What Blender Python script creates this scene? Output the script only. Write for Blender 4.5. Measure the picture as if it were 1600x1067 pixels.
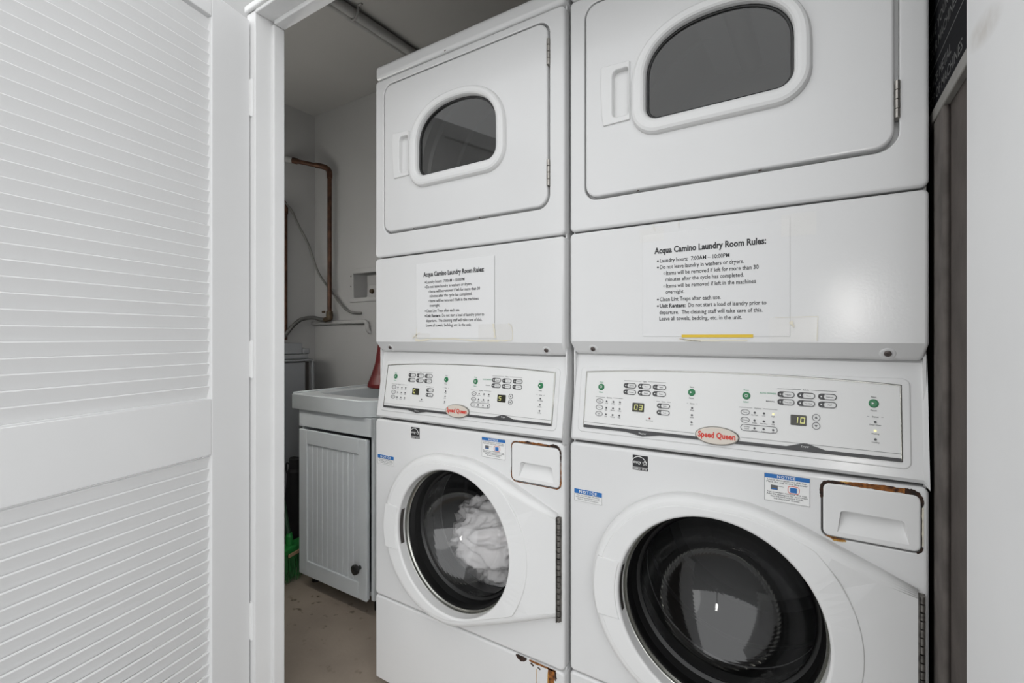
import bpy, bmesh, math, random
from mathutils import Vector, noise
random.seed(7)
C = bpy.context.scene.collection
for o in list(bpy.data.objects): bpy.data.objects.remove(o)
sc = bpy.context.scene

# ------------------------------------------------------------------ camera
FPX = 765.0
cam_d = bpy.data.cameras.new('camera'); cam = bpy.data.objects.new('camera', cam_d); C.objects.link(cam)
cam.location = (0, 0, 1.14)
cam.rotation_euler = (math.pi/2, 0, math.atan2(765.0, 1160.0))
cam_d.sensor_width = 36; cam_d.lens = FPX/1600*36; cam_d.shift_y = -8.5/1600; cam_d.clip_start = 0.02
sc.camera = cam
# ------------------------------------------------------------------ sky, exposure
w = bpy.data.worlds.new('sky'); sc.world = w; w.use_nodes = True
bg = w.node_tree.nodes['Background']; bg.inputs[0].default_value = (0.975, 0.99, 1.0, 1); bg.inputs[1].default_value = 1.75
sun_d = bpy.data.lights.new('fill_sun', 'SUN'); sun = bpy.data.objects.new('fill_sun', sun_d); C.objects.link(sun)  # soft sun added as fill from the right, to even out the brightness
sun_d.energy = .5; sun_d.angle = math.radians(50); sun_d.color = (1, .995, .985)
sun.rotation_euler = Vector((.745, -.625, .10)).to_track_quat('Z', 'Y').to_euler()
sc.view_settings.view_transform = 'Standard'; sc.view_settings.look = 'None'
sc.view_settings.exposure = -0.13; sc.view_settings.gamma = 1.0; sc.view_settings.use_curve_mapping = False

# ------------------------------------------------------------------ materials
def mat(name, col, rough=.5, metal=0, spec=.5, coat=0, bump=0, bscale=60, vary=0, vscale=6, trans=0, emit=None, estr=0, col2=None, stretch=None):
    m = bpy.data.materials.new(name); m.use_nodes = True
    nt = m.node_tree; p = nt.nodes['Principled BSDF']
    p.inputs['Base Color'].default_value = (*col, 1); p.inputs['Roughness'].default_value = rough
    p.inputs['Metallic'].default_value = metal; p.inputs['Specular IOR Level'].default_value = spec
    p.inputs['Coat Weight'].default_value = coat; p.inputs['Coat Roughness'].default_value = .05
    if emit: p.inputs['Emission Color'].default_value = (*emit, 1); p.inputs['Emission Strength'].default_value = estr
    tc = nt.nodes.new('ShaderNodeTexCoord'); src = tc.outputs['Object']
    if stretch:
        mp = nt.nodes.new('ShaderNodeMapping'); mp.inputs['Scale'].default_value = stretch
        nt.links.new(src, mp.inputs[0]); src = mp.outputs[0]
    if vary or col2:
        n = nt.nodes.new('ShaderNodeTexNoise'); n.inputs['Scale'].default_value = vscale; n.inputs['Detail'].default_value = 6
        nt.links.new(src, n.inputs['Vector'])
        r = nt.nodes.new('ShaderNodeValToRGB')
        c2 = col2 if col2 else tuple(c*(1-vary) for c in col)
        r.color_ramp.elements[0].color = (*c2, 1); r.color_ramp.elements[1].color = (*col, 1)
        r.color_ramp.elements[0].position = .35; r.color_ramp.elements[1].position = .62
        nt.links.new(n.outputs['Fac'], r.inputs[0]); nt.links.new(r.outputs[0], p.inputs['Base Color'])
    if bump:
        b = nt.nodes.new('ShaderNodeTexNoise'); b.inputs['Scale'].default_value = bscale; b.inputs['Detail'].default_value = 3
        nt.links.new(src, b.inputs['Vector'])
        bp = nt.nodes.new('ShaderNodeBump'); bp.inputs['Strength'].default_value = bump; bp.inputs['Distance'].default_value = .002
        nt.links.new(b.outputs['Fac'], bp.inputs['Height']); nt.links.new(bp.outputs[0], p.inputs['Normal'])
    return m

def glass(name, tint, ior=1.5, rough=.02, edge=1.0):
    m = bpy.data.materials.new(name); m.use_nodes = True; nt = m.node_tree
    nt.nodes.remove(nt.nodes['Principled BSDF']); out = nt.nodes['Material Output']
    t = nt.nodes.new('ShaderNodeBsdfTransparent'); t.inputs[0].default_value = (*tint, 1)
    g = nt.nodes.new('ShaderNodeBsdfGlossy'); g.inputs['Roughness'].default_value = rough; g.inputs[0].default_value = (edge, edge, edge, 1)
    lw = nt.nodes.new('ShaderNodeLayerWeight'); lw.inputs['Blend'].default_value = .5
    pw = nt.nodes.new('ShaderNodeMath'); pw.operation = 'POWER'; pw.inputs[1].default_value = 5
    f0 = ((ior-1)/(ior+1))**2*1.8          # two surfaces of one pane
    mr = nt.nodes.new('ShaderNodeMapRange'); mr.inputs['To Min'].default_value = f0; mr.inputs['To Max'].default_value = 1
    x = nt.nodes.new('ShaderNodeMixShader')
    nt.links.new(lw.outputs['Facing'], pw.inputs[0]); nt.links.new(pw.outputs[0], mr.inputs[0]); nt.links.new(mr.outputs[0], x.inputs[0])
    nt.links.new(t.outputs[0], x.inputs[1]); nt.links.new(g.outputs[0], x.inputs[2])
    nt.links.new(x.outputs[0], out.inputs[0])
    return m

M = {}
M['enamel'] = mat('white_enamel', (.71, .71, .708), rough=.15, spec=.4, bump=.06, bscale=220, vary=.02, vscale=3)
M['plastic'] = mat('white_plastic', (.74, .74, .735), rough=.35, spec=.35, vary=.02, vscale=5)
M['plate'] = mat('console_face_grey', (.74, .74, .73), rough=.4, spec=.3)
M['dark_grey'] = mat('dark_grey_print', (.05, .05, .052), rough=.45)
M['ink'] = mat('black_ink', (.02, .02, .022), rough=.6)
M['grey_ink'] = mat('grey_ink', (.11, .11, .115), rough=.6)
M['green'] = mat('green_button', (.012, .17, .06), rough=.35)
M['green_ink'] = mat('green_ink', (.03, .30, .15), rough=.6)
M['badge'] = mat('cream_badge', (.62, .56, .49), rough=.3)
M['red_ink'] = mat('red_ink', (.60, .03, .015), rough=.5)
M['lcd'] = mat('dark_display', (.018, .017, .008), rough=.2)
M['segment'] = mat('display_digits', (.3, .3, .1), rough=.5, emit=(.62, .62, .25), estr=.75)
M['led_on'] = mat('lit_indicator', (.5, .45, .2), rough=.5, emit=(.85, .8, .45), estr=.9)
M['led_red'] = mat('red_indicator', (.22, .02, .02), rough=.4)
M['led_off'] = mat('dark_indicator', (.07, .07, .075), rough=.4)
M['blue_ink'] = mat('blue_ink', (.015, .14, .42), rough=.5)
M['label'] = mat('label_white', (.78, .78, .77), rough=.45)
M['paper'] = mat('white_paper', (.735, .735, .735), rough=.55, spec=.3)
M['steel'] = mat('hinge_steel', (.42, .40, .37), rough=.35, metal=.9, vary=.4, vscale=40)
M['hinge_dark'] = mat('worn_hinge_steel', (.26, .245, .225), rough=.4, metal=.75, vary=.6, vscale=70)
M['recess_dark'] = mat('dark_recess', (.10, .09, .085), rough=.4, metal=.6)
M['screw'] = mat('screw_head', (.11, .09, .085), rough=.4, metal=.4)
M['chrome'] = mat('chrome_ring', (.45, .45, .42), rough=.22, metal=.9)
M['rubber'] = mat('black_rubber', (.006, .006, .006), rough=.35)
M['drum'] = mat('drum_steel', (.035, .035, .036), rough=.5, metal=.3)
M['drum_in'] = mat('dryer_drum_grey', (.55, .545, .53), rough=.4)
M['glass'] = glass('washer_glass', (.96, .96, .96), ior=1.5, rough=.045)
M['smoked'] = glass('dryer_glass', (.82, .82, .81), ior=1.44)
M['rust'] = mat('rust', (.34, .12, .02), rough=.85, col2=(.035, .012, .006), vscale=90, bump=.4, bscale=300)
M['rust_dark'] = mat('dark_rust', (.045, .02, .012), rough=.9, col2=(.012, .008, .006), vscale=120, bump=.4, bscale=300)
M['rust_pale'] = mat('yellow_rust', (.50, .30, .07), rough=.8, col2=(.38, .17, .02), vscale=100)
M['tape'] = mat('yellowed_tape', (.72, .68, .56), rough=.3, spec=.4)
M['tape_clear'] = glass('clear_tape', (.985, .98, .97), ior=1.3, rough=.2)
M['yellow'] = mat('yellow_strip', (.72, .50, .03), rough=.5)
M['door_paint'] = mat('white_door_paint', (.76, .76, .76), rough=.5, spec=.3, bump=.12, bscale=45, vary=.02, vscale=4)
M['trim_paint'] = mat('white_trim_paint', (.74, .74, .737), rough=.45, spec=.3, bump=.15, bscale=35, vary=.03, vscale=5)
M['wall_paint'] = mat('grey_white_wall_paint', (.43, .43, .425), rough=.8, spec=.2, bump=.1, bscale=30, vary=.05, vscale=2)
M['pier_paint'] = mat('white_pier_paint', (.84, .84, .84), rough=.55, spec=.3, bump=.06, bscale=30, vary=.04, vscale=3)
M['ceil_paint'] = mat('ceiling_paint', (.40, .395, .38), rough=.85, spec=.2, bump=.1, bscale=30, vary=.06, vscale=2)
M['brown_wall'] = mat('taupe_wall_paint', (.10, .085, .077), rough=.8, spec=.2, bump=.35, bscale=60, vary=.25, vscale=12)
M['batten'] = mat('taupe_batten', (.13, .115, .105), rough=.8, spec=.2, bump=.6, bscale=60, vary=.3, vscale=20)
M['copper'] = mat('old_copper', (.10, .046, .026), rough=.5, metal=.5, vary=.55, vscale=25)
M['grey_pipe'] = mat('grey_pipe_paint', (.36, .36, .35), rough=.6, vary=.1, vscale=10)
M['flex'] = mat('grey_flex_hose', (.20, .20, .19), rough=.45, metal=.5)
M['braid'] = mat('dark_braided_hose', (.10, .10, .095), rough=.5, metal=.4)
M['verdigris'] = mat('tarnished_brass', (.10, .07, .04), rough=.6, metal=.4, vary=.5, vscale=60)
M['cabinet'] = mat('grey_cabinet_paint', (.70, .735, .75), rough=.4, spec=.35, vary=.05, vscale=6)
M['counter'] = mat('grey_white_countertop', (.62, .655, .67), rough=.35, spec=.4)
M['knob'] = mat('dark_knob', (.02, .02, .02), rough=.15, spec=.8)
M['appliance'] = mat('grey_appliance_enamel', (.24, .25, .262), rough=.4)
M['bristle'] = mat('green_bristle', (.015, .17, .03), rough=.6, vary=.5, vscale=30)
M['broom'] = mat('green_plastic', (.02, .22, .045), rough=.4)
M['handle_green'] = mat('dull_green_paint', (.02, .06, .03), rough=.5)
M['wood'] = mat('pale_wood', (.42, .28, .17), rough=.6)
M['black_cloth'] = mat('black_cloth', (.004, .004, .005), rough=.7)
M['red'] = mat('dark_red_plastic', (.13, .008, .008), rough=.35)
M['laundry'] = mat('white_laundry', (.92, .90, .90), rough=.9, spec=.1, vary=.12, vscale=9)
M['sign'] = mat('black_sign', (.005, .005, .007), rough=.8, spec=.1)
M['sign_ink'] = mat('grey_sign_ink', (.075, .075, .072), rough=.6)
M['sign_frame'] = mat('grey_frame', (.24, .23, .21), rough=.5, vary=.2, vscale=20)

def smudge(m, loc, scale, col):
    nt = m.node_tree; p = nt.nodes['Principled BSDF']; src = p.inputs['Base Color'].links[0].from_socket
    tc = nt.nodes.new('ShaderNodeTexCoord'); mp = nt.nodes.new('ShaderNodeMapping'); mp.vector_type = 'TEXTURE'
    mp.inputs['Location'].default_value = loc; mp.inputs['Rotation'].default_value = (math.radians(14), 0, 0); mp.inputs['Scale'].default_value = scale
    gr = nt.nodes.new('ShaderNodeTexGradient'); gr.gradient_type = 'SPHERICAL'
    nz = nt.nodes.new('ShaderNodeTexNoise'); nz.inputs['Scale'].default_value = 60
    mu = nt.nodes.new('ShaderNodeMath'); mu.operation = 'MULTIPLY'; mx = nt.nodes.new('ShaderNodeMixRGB'); mx.inputs[2].default_value = (*col, 1)
    nt.links.new(tc.outputs['Object'], mp.inputs[0]); nt.links.new(mp.outputs[0], gr.inputs[0]); nt.links.new(tc.outputs['Object'], nz.inputs['Vector'])
    nt.links.new(gr.outputs['Fac'], mu.inputs[0]); nt.links.new(nz.outputs[0], mu.inputs[1]); nt.links.new(mu.outputs[0], mx.inputs[0])
    nt.links.new(src, mx.inputs[1]); nt.links.new(mx.outputs[0], p.inputs['Base Color'])
smudge(M['pier_paint'], (.138, .745, 1.482), (.05, .085, .020), (.45, .40, .34))
M['paving'] = mat('grey_paving', (.30, .30, .30), rough=.8, spec=.2, vary=.15, vscale=2)
def floor_mat():
    m = mat('worn_concrete', (.36, .31, .255), rough=.6, spec=.3, bump=.3, bscale=90)
    nt = m.node_tree; p = nt.nodes['Principled BSDF']
    tc = nt.nodes.new('ShaderNodeTexCoord')
    n1 = nt.nodes.new('ShaderNodeTexNoise'); n1.inputs['Scale'].default_value = 2.2; n1.inputs['Detail'].default_value = 8
    r1 = nt.nodes.new('ShaderNodeValToRGB'); r1.color_ramp.elements[0].color = (.25, .208, .172, 1); r1.color_ramp.elements[1].color = (.37, .31, .25, 1)
    r1.color_ramp.elements[0].position = .35; r1.color_ramp.elements[1].position = .65
    n2 = nt.nodes.new('ShaderNodeTexNoise'); n2.inputs['Scale'].default_value = 26; n2.inputs['Detail'].default_value = 5
    n3 = nt.nodes.new('ShaderNodeTexNoise'); n3.inputs['Scale'].default_value = 3.5
    r2 = nt.nodes.new('ShaderNodeValToRGB'); r2.color_ramp.elements[0].position = .60; r2.color_ramp.elements[1].position = .68
    r3 = nt.nodes.new('ShaderNodeValToRGB'); r3.color_ramp.elements[0].position = .47; r3.color_ramp.elements[1].position = .58
    mul = nt.nodes.new('ShaderNodeMath'); mul.operation = 'MULTIPLY'
    mx = nt.nodes.new('ShaderNodeMixRGB'); mx.inputs[2].default_value = (.11, .085, .063, 1)
    for n in (n1, n2, n3): nt.links.new(tc.outputs['Object'], n.inputs['Vector'])
    nt.links.new(n1.outputs[0], r1.inputs[0]); nt.links.new(n2.outputs[0], r2.inputs[0]); nt.links.new(n3.outputs[0], r3.inputs[0])
    nt.links.new(r2.outputs[0], mul.inputs[0]); nt.links.new(r3.outputs[0], mul.inputs[1])
    nt.links.new(mul.outputs[0], mx.inputs[0]); nt.links.new(r1.outputs[0], mx.inputs[1]); nt.links.new(mx.outputs[0], p.inputs['Base Color'])
    return m
M['floor'] = floor_mat()

# ------------------------------------------------------------------ geometry helpers
class G:
    """collects vertices and faces; faces carry a smooth flag"""
    def __init__(s): s.v = []; s.f = []; s.sm = []
    def add(s, vs, fs, smooth=False):
        k = len(s.v); s.v += [tuple(v) for v in vs]; s.f += [tuple(i+k for i in f) for f in fs]; s.sm += [smooth]*len(fs); return s
    def merge(s, g, fn=None):
        k = len(s.v); s.v += [fn(v) if fn else v for v in g.v]; s.f += [tuple(i+k for i in f) for f in g.f]; s.sm += g.sm; return s
    def map(s, fn): s.v = [tuple(fn(v)) for v in s.v]; return s
    def mesh(s, name, fix=True):
        me = bpy.data.meshes.new(name); me.from_pydata(s.v, [], s.f)
        me.polygons.foreach_set('use_smooth', s.sm)
        if fix:
            bm = bmesh.new(); bm.from_mesh(me); bmesh.ops.recalc_face_normals(bm, faces=bm.faces); bm.to_mesh(me); bm.free()
        me.update(); return me

def link(name, me, m, parent=None, loc=None):
    o = bpy.data.objects.new(name, me); C.objects.link(o)
    if m is not None and not me.materials: me.materials.append(M[m] if isinstance(m, str) else m)
    if parent: o.parent = parent
    if loc: o.location = loc
    return o
def obj(name, g, m, parent=None, fix=True, loc=None): return link(name, g.mesh(name, fix), m, parent, loc)
def tag(o, label=None, cat=None, group=None, kind=None):
    if label: o['label'] = label
    if cat: o['category'] = cat
    if group: o['group'] = group
    if kind: o['kind'] = kind
    return o
def thing(name, label, cat, loc=(0, 0, 0), rz=0, group=None):
    o = bpy.data.objects.new(name, None); C.objects.link(o); o.location = loc; o.rotation_euler = (0, 0, rz)
    o.empty_display_size = .05
    return tag(o, label, cat, group)

def box(g, x0, x1, y0, y1, z0, z1):
    v = [(x, y, z) for x in (x0, x1) for y in (y0, y1) for z in (z0, z1)]
    return g.add(v, [(0, 1, 3, 2), (4, 6, 7, 5), (0, 4, 5, 1), (2, 3, 7, 6), (0, 2, 6, 4), (1, 5, 7, 3)])
def bevel_g(g, width, seg=3, sel=None):
    """bevel the edges of g (all, or those for which sel(v1, v2) is true)"""
    me = g.mesh('tmp'); bm = bmesh.new(); bm.from_mesh(me); bpy.data.meshes.remove(me)
    bmesh.ops.remove_doubles(bm, verts=bm.verts, dist=1e-6)
    es = [e for e in bm.edges if len(e.link_faces) == 2 and e.calc_face_angle(0) > .2 and (sel is None or sel(e.verts[0].co, e.verts[1].co))]
    flat = set(bm.faces)
    r = bmesh.ops.bevel(bm, geom=es, offset=width, segments=seg, profile=.5, affect='EDGES', clamp_overlap=True)
    new = set(r['faces'])
    bm.verts.index_update()
    h = G(); h.v = [tuple(v.co) for v in bm.verts]
    for f in bm.faces: h.f.append(tuple(v.index for v in f.verts)); h.sm.append(f in new)
    bm.free(); return h
def bbox(x0, x1, y0, y1, z0, z1, b=.004, seg=3, sel=None):
    return bevel_g(box(G(), x0, x1, y0, y1, z0, z1), b, seg, sel)

def rrect(x0, x1, z0, z1, r, k=6):
    pts = []
    rr = r if isinstance(r, (tuple, list)) else (r,)*4       # br, tr, tl, bl
    for (cx, cz, a0, q) in ((x1-rr[0], z0+rr[0], -90, rr[0]), (x1-rr[1], z1-rr[1], 0, rr[1]), (x0+rr[2], z1-rr[2], 90, rr[2]), (x0+rr[3], z0+rr[3], 180, rr[3])):
        for i in range(k+1):
            a = math.radians(a0+90*i/k); pts.append((cx+q*math.cos(a), cz+q*math.sin(a)))
    return pts
def circle(cx, cz, r, n=64, rz=None):
    return [(cx+r*math.cos(2*math.pi*i/n), cz+(rz or r)*math.sin(2*math.pi*i/n)) for i in range(n)]
def dshape(cx, hw, zb, zs, top, rb, k=7, n=28):
    """flat bottom with round corners, straight sides up to zs, elliptical arch to top; counter-clockwise"""
    pts = []
    for (c, a0) in (((cx+hw-rb, zb+rb), -90),):
        for i in range(k+1):
            a = math.radians(a0+90*i/k); pts.append((c[0]+rb*math.cos(a), c[1]+rb*math.sin(a)))
    for i in range(n+1):
        a = math.pi*i/n
        ca, sa = math.cos(a), math.sin(a)
        e = .88
        pts.append((cx+hw*math.copysign(abs(ca)**e, ca), zs+(top-zs)*sa**e))
    for i in range(k+1):
        a = math.radians(180+90*i/k); pts.append((cx-hw+rb+rb*math.cos(a), zb+rb+rb*math.sin(a)))
    out = []
    for p in pts:
        if not out or math.dist(p, out[-1]) > 1e-5: out.append(p)
    return out
def offset(loop, d):
    """offset a counter-clockwise loop inwards by d"""
    n = len(loop); out = []
    for i in range(n):
        p0, p, p1 = loop[i-1], loop[i], loop[(i+1) % n]
        e0 = Vector((p[0]-p0[0], p[1]-p0[1])); e1 = Vector((p1[0]-p[0], p1[1]-p[1]))
        if e0.length < 1e-9: e0 = e1
        if e1.length < 1e-9: e1 = e0
        e0.normalize(); e1.normalize()
        n0 = Vector((-e0.y, e0.x)); n1 = Vector((-e1.y, e1.x)); m = n0+n1
        if m.length < 1e-6: m = n0
        m.normalize(); m /= max(.5, m.dot(n0))
        out.append((p[0]+m.x*d, p[1]+m.y*d))
    return out
def strip(g, a, b, smooth=True):
    n = len(a); g.add(list(a)+list(b), [(i, (i+1) % n, n+(i+1) % n, n+i) for i in range(n)], smooth)
def fill(g, loops, y):
    """flat face at depth y bounded by the first loop and holed by the others"""
    bm = bmesh.new(); es = []; 
    for lp in loops:
        vs = [bm.verts.new((p[0], y if not callable(y) else y(*p), p[1])) for p in lp]
        for i in range(len(vs)): es.append(bm.edges.new((vs[i], vs[(i+1) % len(vs)])))
    bmesh.ops.triangle_fill(bm, use_beauty=True, use_dissolve=False, edges=es)
    bm.verts.index_update()
    g.add([tuple(v.co) for v in bm.verts], [tuple(v.index for v in f.verts) for f in bm.faces]); bm.free()
def slab(outer, holes=(), yf=0.0, yb=.02, r=.004, rh=None, seg=4, back=False, hole_depth=None, keep_x=None):
    """plate in the x-z plane, front at yf (towards the viewer, -y), rounded front edges"""
    g = G(); rh = r if rh is None else rh
    def rows(loop, rad, sgn, ybk):
        prev = [(p[0], ybk, p[1]) for p in loop]
        if rad <= 0:
            cur = [(p[0], yf, p[1]) for p in loop]; strip(g, prev, cur); return loop
        last = loop
        for i in range(seg+1):
            a = math.pi/2*i/seg
            last = offset(loop, sgn*rad*(1-math.cos(a)))
            if keep_x and sgn > 0: last = [(o[0], q[1]) if o[0] >= keep_x else q for o, q in zip(loop, last)]
            y = yf+rad*(1-math.sin(a))
            cur = [(p[0], y, p[1]) for p in last]; strip(g, prev, cur); prev = cur
        return last
    fo = rows(outer, r, 1, yb)
    fh = [rows(h, rh, -1, hole_depth if hole_depth is not None else yb) for h in holes]
    fill(g, [fo]+fh, yf)
    if back: fill(g, [outer]+list(holes), yb)
    return g
def cut_z(g, z):
    me = g.mesh('tmp'); bm = bmesh.new(); bm.from_mesh(me); bpy.data.meshes.remove(me)
    bmesh.ops.remove_doubles(bm, verts=bm.verts, dist=1e-6)
    bmesh.ops.bisect_plane(bm, geom=bm.verts[:]+bm.edges[:]+bm.faces[:], plane_co=(0, 0, z), plane_no=(0, 0, 1))
    bm.verts.index_update(); h = G(); h.v = [tuple(v.co) for v in bm.verts]
    for f in bm.faces: h.f.append(tuple(v.index for v in f.verts)); h.sm.append(f.smooth)
    bm.free(); return h
def lathe(profile, n=64, axis='y', c=(0, 0, 0), cap0=False, cap1=False):
    g = G(); rings = []
    for r, t in profile:
        ring = []
        for i in range(n):
            a = 2*math.pi*i/n; p, q = r*math.cos(a), r*math.sin(a)
            ring.append({'y': (c[0]+p, c[1]+t, c[2]+q), 'z': (c[0]+p, c[1]+q, c[2]+t), 'x': (c[0]+t, c[1]+p, c[2]+q)}[axis])
        rings.append(ring)
    for a, b in zip(rings, rings[1:]): strip(g, a, b)
    for k, cap in ((0, cap0), (-1, cap1)):
        if cap: g.add(rings[k], [tuple(range(n))])
    return g
def tube(path, r, n=10, cap=True):
    g = G(); P = [Vector(p) for p in path]; rings = []; up = None
    for i, p in enumerate(P):
        t = (P[min(i+1, len(P)-1)]-P[max(i-1, 0)]).normalized()
        if up is None: up = t.orthogonal().normalized()
        else: up = (up-t*up.dot(t)).normalized()
        s = t.cross(up); rr = r[i] if isinstance(r, (list, tuple)) else r
        rings.append([tuple(p+(up*math.cos(2*math.pi*k/n)+s*math.sin(2*math.pi*k/n))*rr) for k in range(n)])
    for a, b in zip(rings, rings[1:]): strip(g, a, b)
    if cap: g.add(rings[0], [tuple(range(n))]); g.add(rings[-1], [tuple(range(n))])
    return g
def smooth_path(pts, n=8):
    P = [Vector(p) for p in pts]; out = []
    for i in range(len(P)-1):
        p0, p1, p2, p3 = P[max(i-1, 0)], P[i], P[i+1], P[min(i+2, len(P)-1)]
        for k in range(n):
            t = k/n
            out.append(.5*((2*p1)+(-p0+p2)*t+(2*p0-5*p1+4*p2-p3)*t*t+(-p0+3*p1-3*p2+p3)*t**3))
    out.append(P[-1]); return [tuple(p) for p in out]
def ribbon(pts, y=0.0):
    """flat ribbon; pts = (x, z, half width)"""
    g = G(); a = []; b = []
    for i, (x, z, h) in enumerate(pts):
        x0, z0, _ = pts[max(i-1, 0)]; x1, z1, _ = pts[min(i+1, len(pts)-1)]
        t = Vector((x1-x0, z1-z0)).normalized(); nx, nz = -t.y*h, t.x*h
        a.append((x+nx, y, z+nz)); b.append((x-nx, y, z-nz))
    n = len(a); g.add(a+b, [(i, i+1, n+i+1, n+i) for i in range(n-1)]); return g
def poly(pts, y=0.0):
    g = G(); fill(g, [pts], y); return g

_tcache = {}
def text(s, x, z, width=None, size=.01, bold=0.0, align='l', shear=0.0, y=0.0, space=1.0):
    """letters as flat faces in the x-z plane, baseline at z"""
    key = (s, bold, shear, space)
    if key not in _tcache:
        cu = bpy.data.curves.new('t', 'FONT'); cu.body = s; cu.size = 1; cu.resolution_u = 2; cu.offset = bold; cu.shear = shear; cu.space_character = space
        cu.fill_mode = 'FRONT'
        o = bpy.data.objects.new('t', cu); C.objects.link(o)
        dg = bpy.context.evaluated_depsgraph_get()
        me = bpy.data.meshes.new_from_object(o.evaluated_get(dg))
        vs = [tuple(v.co) for v in me.vertices]; fs = [tuple(p.vertices) for p in me.polygons]
        bpy.data.objects.remove(o); bpy.data.curves.remove(cu); bpy.data.meshes.remove(me)
        _tcache[key] = (vs, fs)
    vs, fs = _tcache[key]
    if not vs: return G()
    x0 = min(v[0] for v in vs); x1 = max(v[0] for v in vs)
    sx = (width/(x1-x0)) if width else size
    W = (x1-x0)*sx; ox = x-{'l': 0, 'c': W/2, 'r': W}[align]
    return G().add([(ox+(v[0]-x0)*sx, y, z+v[1]*size) for v in vs], fs)

# ------------------------------------------------------------------ the setting
YF, YFB = .753, .83            # front wall: outer and inner face
YB, XL, XR, ZC = 1.85, -2.676, .15, 2.493
def setting():
    g = box(G(), XL-.1, .60, YF, YB+.1, -.1, 0); tag(obj('floor', g, 'floor'), kind='structure')
    g = box(G(), -9, 9, -9, YF, -.1, 0); tag(obj('floor_hall', g, 'paving'), kind='structure')
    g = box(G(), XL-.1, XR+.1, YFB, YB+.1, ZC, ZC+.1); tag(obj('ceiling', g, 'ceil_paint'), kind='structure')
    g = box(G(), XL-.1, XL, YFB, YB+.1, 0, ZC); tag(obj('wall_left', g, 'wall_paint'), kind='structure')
    g = box(G(), XR, XR+.1, YFB, YB+.1, 0, ZC); tag(obj('wall_right', g, 'brown_wall'), kind='structure')
    # back wall with the recess of the outlet box
    hole = rrect(-2.303, -2.05, 1.356, 1.497, .004, 2)
    g = slab([(XL, 0), (XR, 0), (XR, ZC), (XL, ZC)], [hole], YB, YB+.09, 0, 0)
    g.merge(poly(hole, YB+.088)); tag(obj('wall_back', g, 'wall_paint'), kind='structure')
    # front wall with the opening
    g = G()
    box(g, -9, -1.375, YF, YFB, 0, ZC); box(g, -1.375, .16, YF, YFB, 2.058, ZC)
    tag(obj('wall_front', g, 'wall_paint'), kind='structure')  # grey paint on this wall stands in for the shade above the door
    g = bbox(.138, .60, .585, YFB, 0, ZC, .004, 2); tag(obj('wall_front_right', g, 'pier_paint'), kind='structure')
    # left jamb: rabbet face, then door stop
    g = bbox(-1.40, -1.357, YF-.004, YFB+.001, 0, 2.0545, .003, 2)
    g.merge(bbox(-1.36, -1.345, .797, YFB+.001, 0, 2.036, .003, 2))
    tag(obj('trim_1', g, 'trim_paint'), kind='structure')
    g = bbox(-1.357, .138, YF-.004, YFB+.001, 2.0465, 2.058, .003, 2)
    g.merge(bbox(-1.345, .138, .797, YFB+.001, 2.0345, 2.048, .003, 2))
    g.merge(bbox(-1.40, .138, YF-.012, YF, 2.056, 2.075, .004, 2))
    tag(obj('trim_2', g, 'trim_paint'), kind='structure')
    g = bevel_g(box(G(), .141, XR, 1.008, 1.096, 0, 1.505), .004, 2)
    tag(obj('trim_3', g, 'batten'), kind='structure')
setting()

# louvred door, hinged on the left jamb and standing open towards the viewer
def louvre_door():
    root = thing('door_1', None, None, (-1.377, .7448, 0), math.atan2(-.96452561, .26398931))
    root['kind'] = 'structure'
    # local x runs from the hinge edge to the free edge, local -y... the visible face is y = 0 and the leaf lies behind it
    W, T, SW = .755, .035, .119
    s = -1   # depth goes to local -y (away from the opening side)
    def blk(x0, x1, z0, z1, y0=0, y1=T, b=.002): return bbox(x0, x1, min(s*y0, s*y1), max(s*y0, s*y1), z0, z1, b, 2)
    for x0 in (0, W-SW): obj('stile', blk(x0, x0+SW, .012, 2.03), 'door_paint', root)
    for z0, z1 in ((1.967, 2.03), (.833, .977), (.012, .205)): obj('rail', blk(SW, W-SW, z0, z1), 'door_paint', root)
    pitch = .0297
    prof = [(.0075, -.0010), (.0085, .0008), (.0105, .0016), (.0125, .0008), (.0140, -.0010), (.0214, -.0290), (.0204, -.0308), (.0174, -.0308), (.0164, -.0290)]
    g = G(); n = len(prof); a = [(SW-.004, s*p[0], p[1]) for p in prof]; b = [(W-SW+.004, s*p[0], p[1]) for p in prof]
    g.add(a+b, [(i, (i+1) % n, n+(i+1) % n, n+i) for i in range(n)]); g.add(a, [tuple(range(n))]); g.add(b, [tuple(range(n))])
    me = g.mesh('slat'); me.materials.append(M['door_paint'])
    rs = random.Random(3)
    for zt, zb in ((1.9665, .977), (.8325, .205)):
        z = zt-.0016 if zt > 1 else zt-.003
        k = 0
        z = zt-.006
        while z > zb+.012:
            o = link('slat', me, None, root, (0, 0, z)); o.rotation_euler = (math.radians(rs.uniform(-1.2, 1.2)), 0, math.radians(rs.uniform(-.06, .06)))
            z -= pitch
    hg = tube([(-.006, .004, -.053), (-.006, .004, .053)], .0055, 10)
    box(hg, -.0045, -.0005, -.03, .003, -.05, .05)
    box(hg, -.020, -.006, .0005, .0025, -.052, .052)
    hme = hg.mesh('hinge'); hme.materials.append(M['trim_paint'])
    for z in (1.812, 1.075, .337): link('hinge', hme, None, root, (.0015, 0, z))
louvre_door()

# ------------------------------------------------------------------ the two stacked machines
W = .683
KT = .033/.216
def tilt(v): return (v[0], KT*(v[2]-.884)+v[1]*.9885, v[2]-v[1]*.151)
shared = {}
def part(key, fn, m, parent, name=None, loc=None, fix=True):
    if key not in shared:
        me = fn().mesh(name or key, fix); me.materials.append(M[m]); shared[key] = me
    return link(name or key, shared[key], None, parent, loc)

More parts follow.
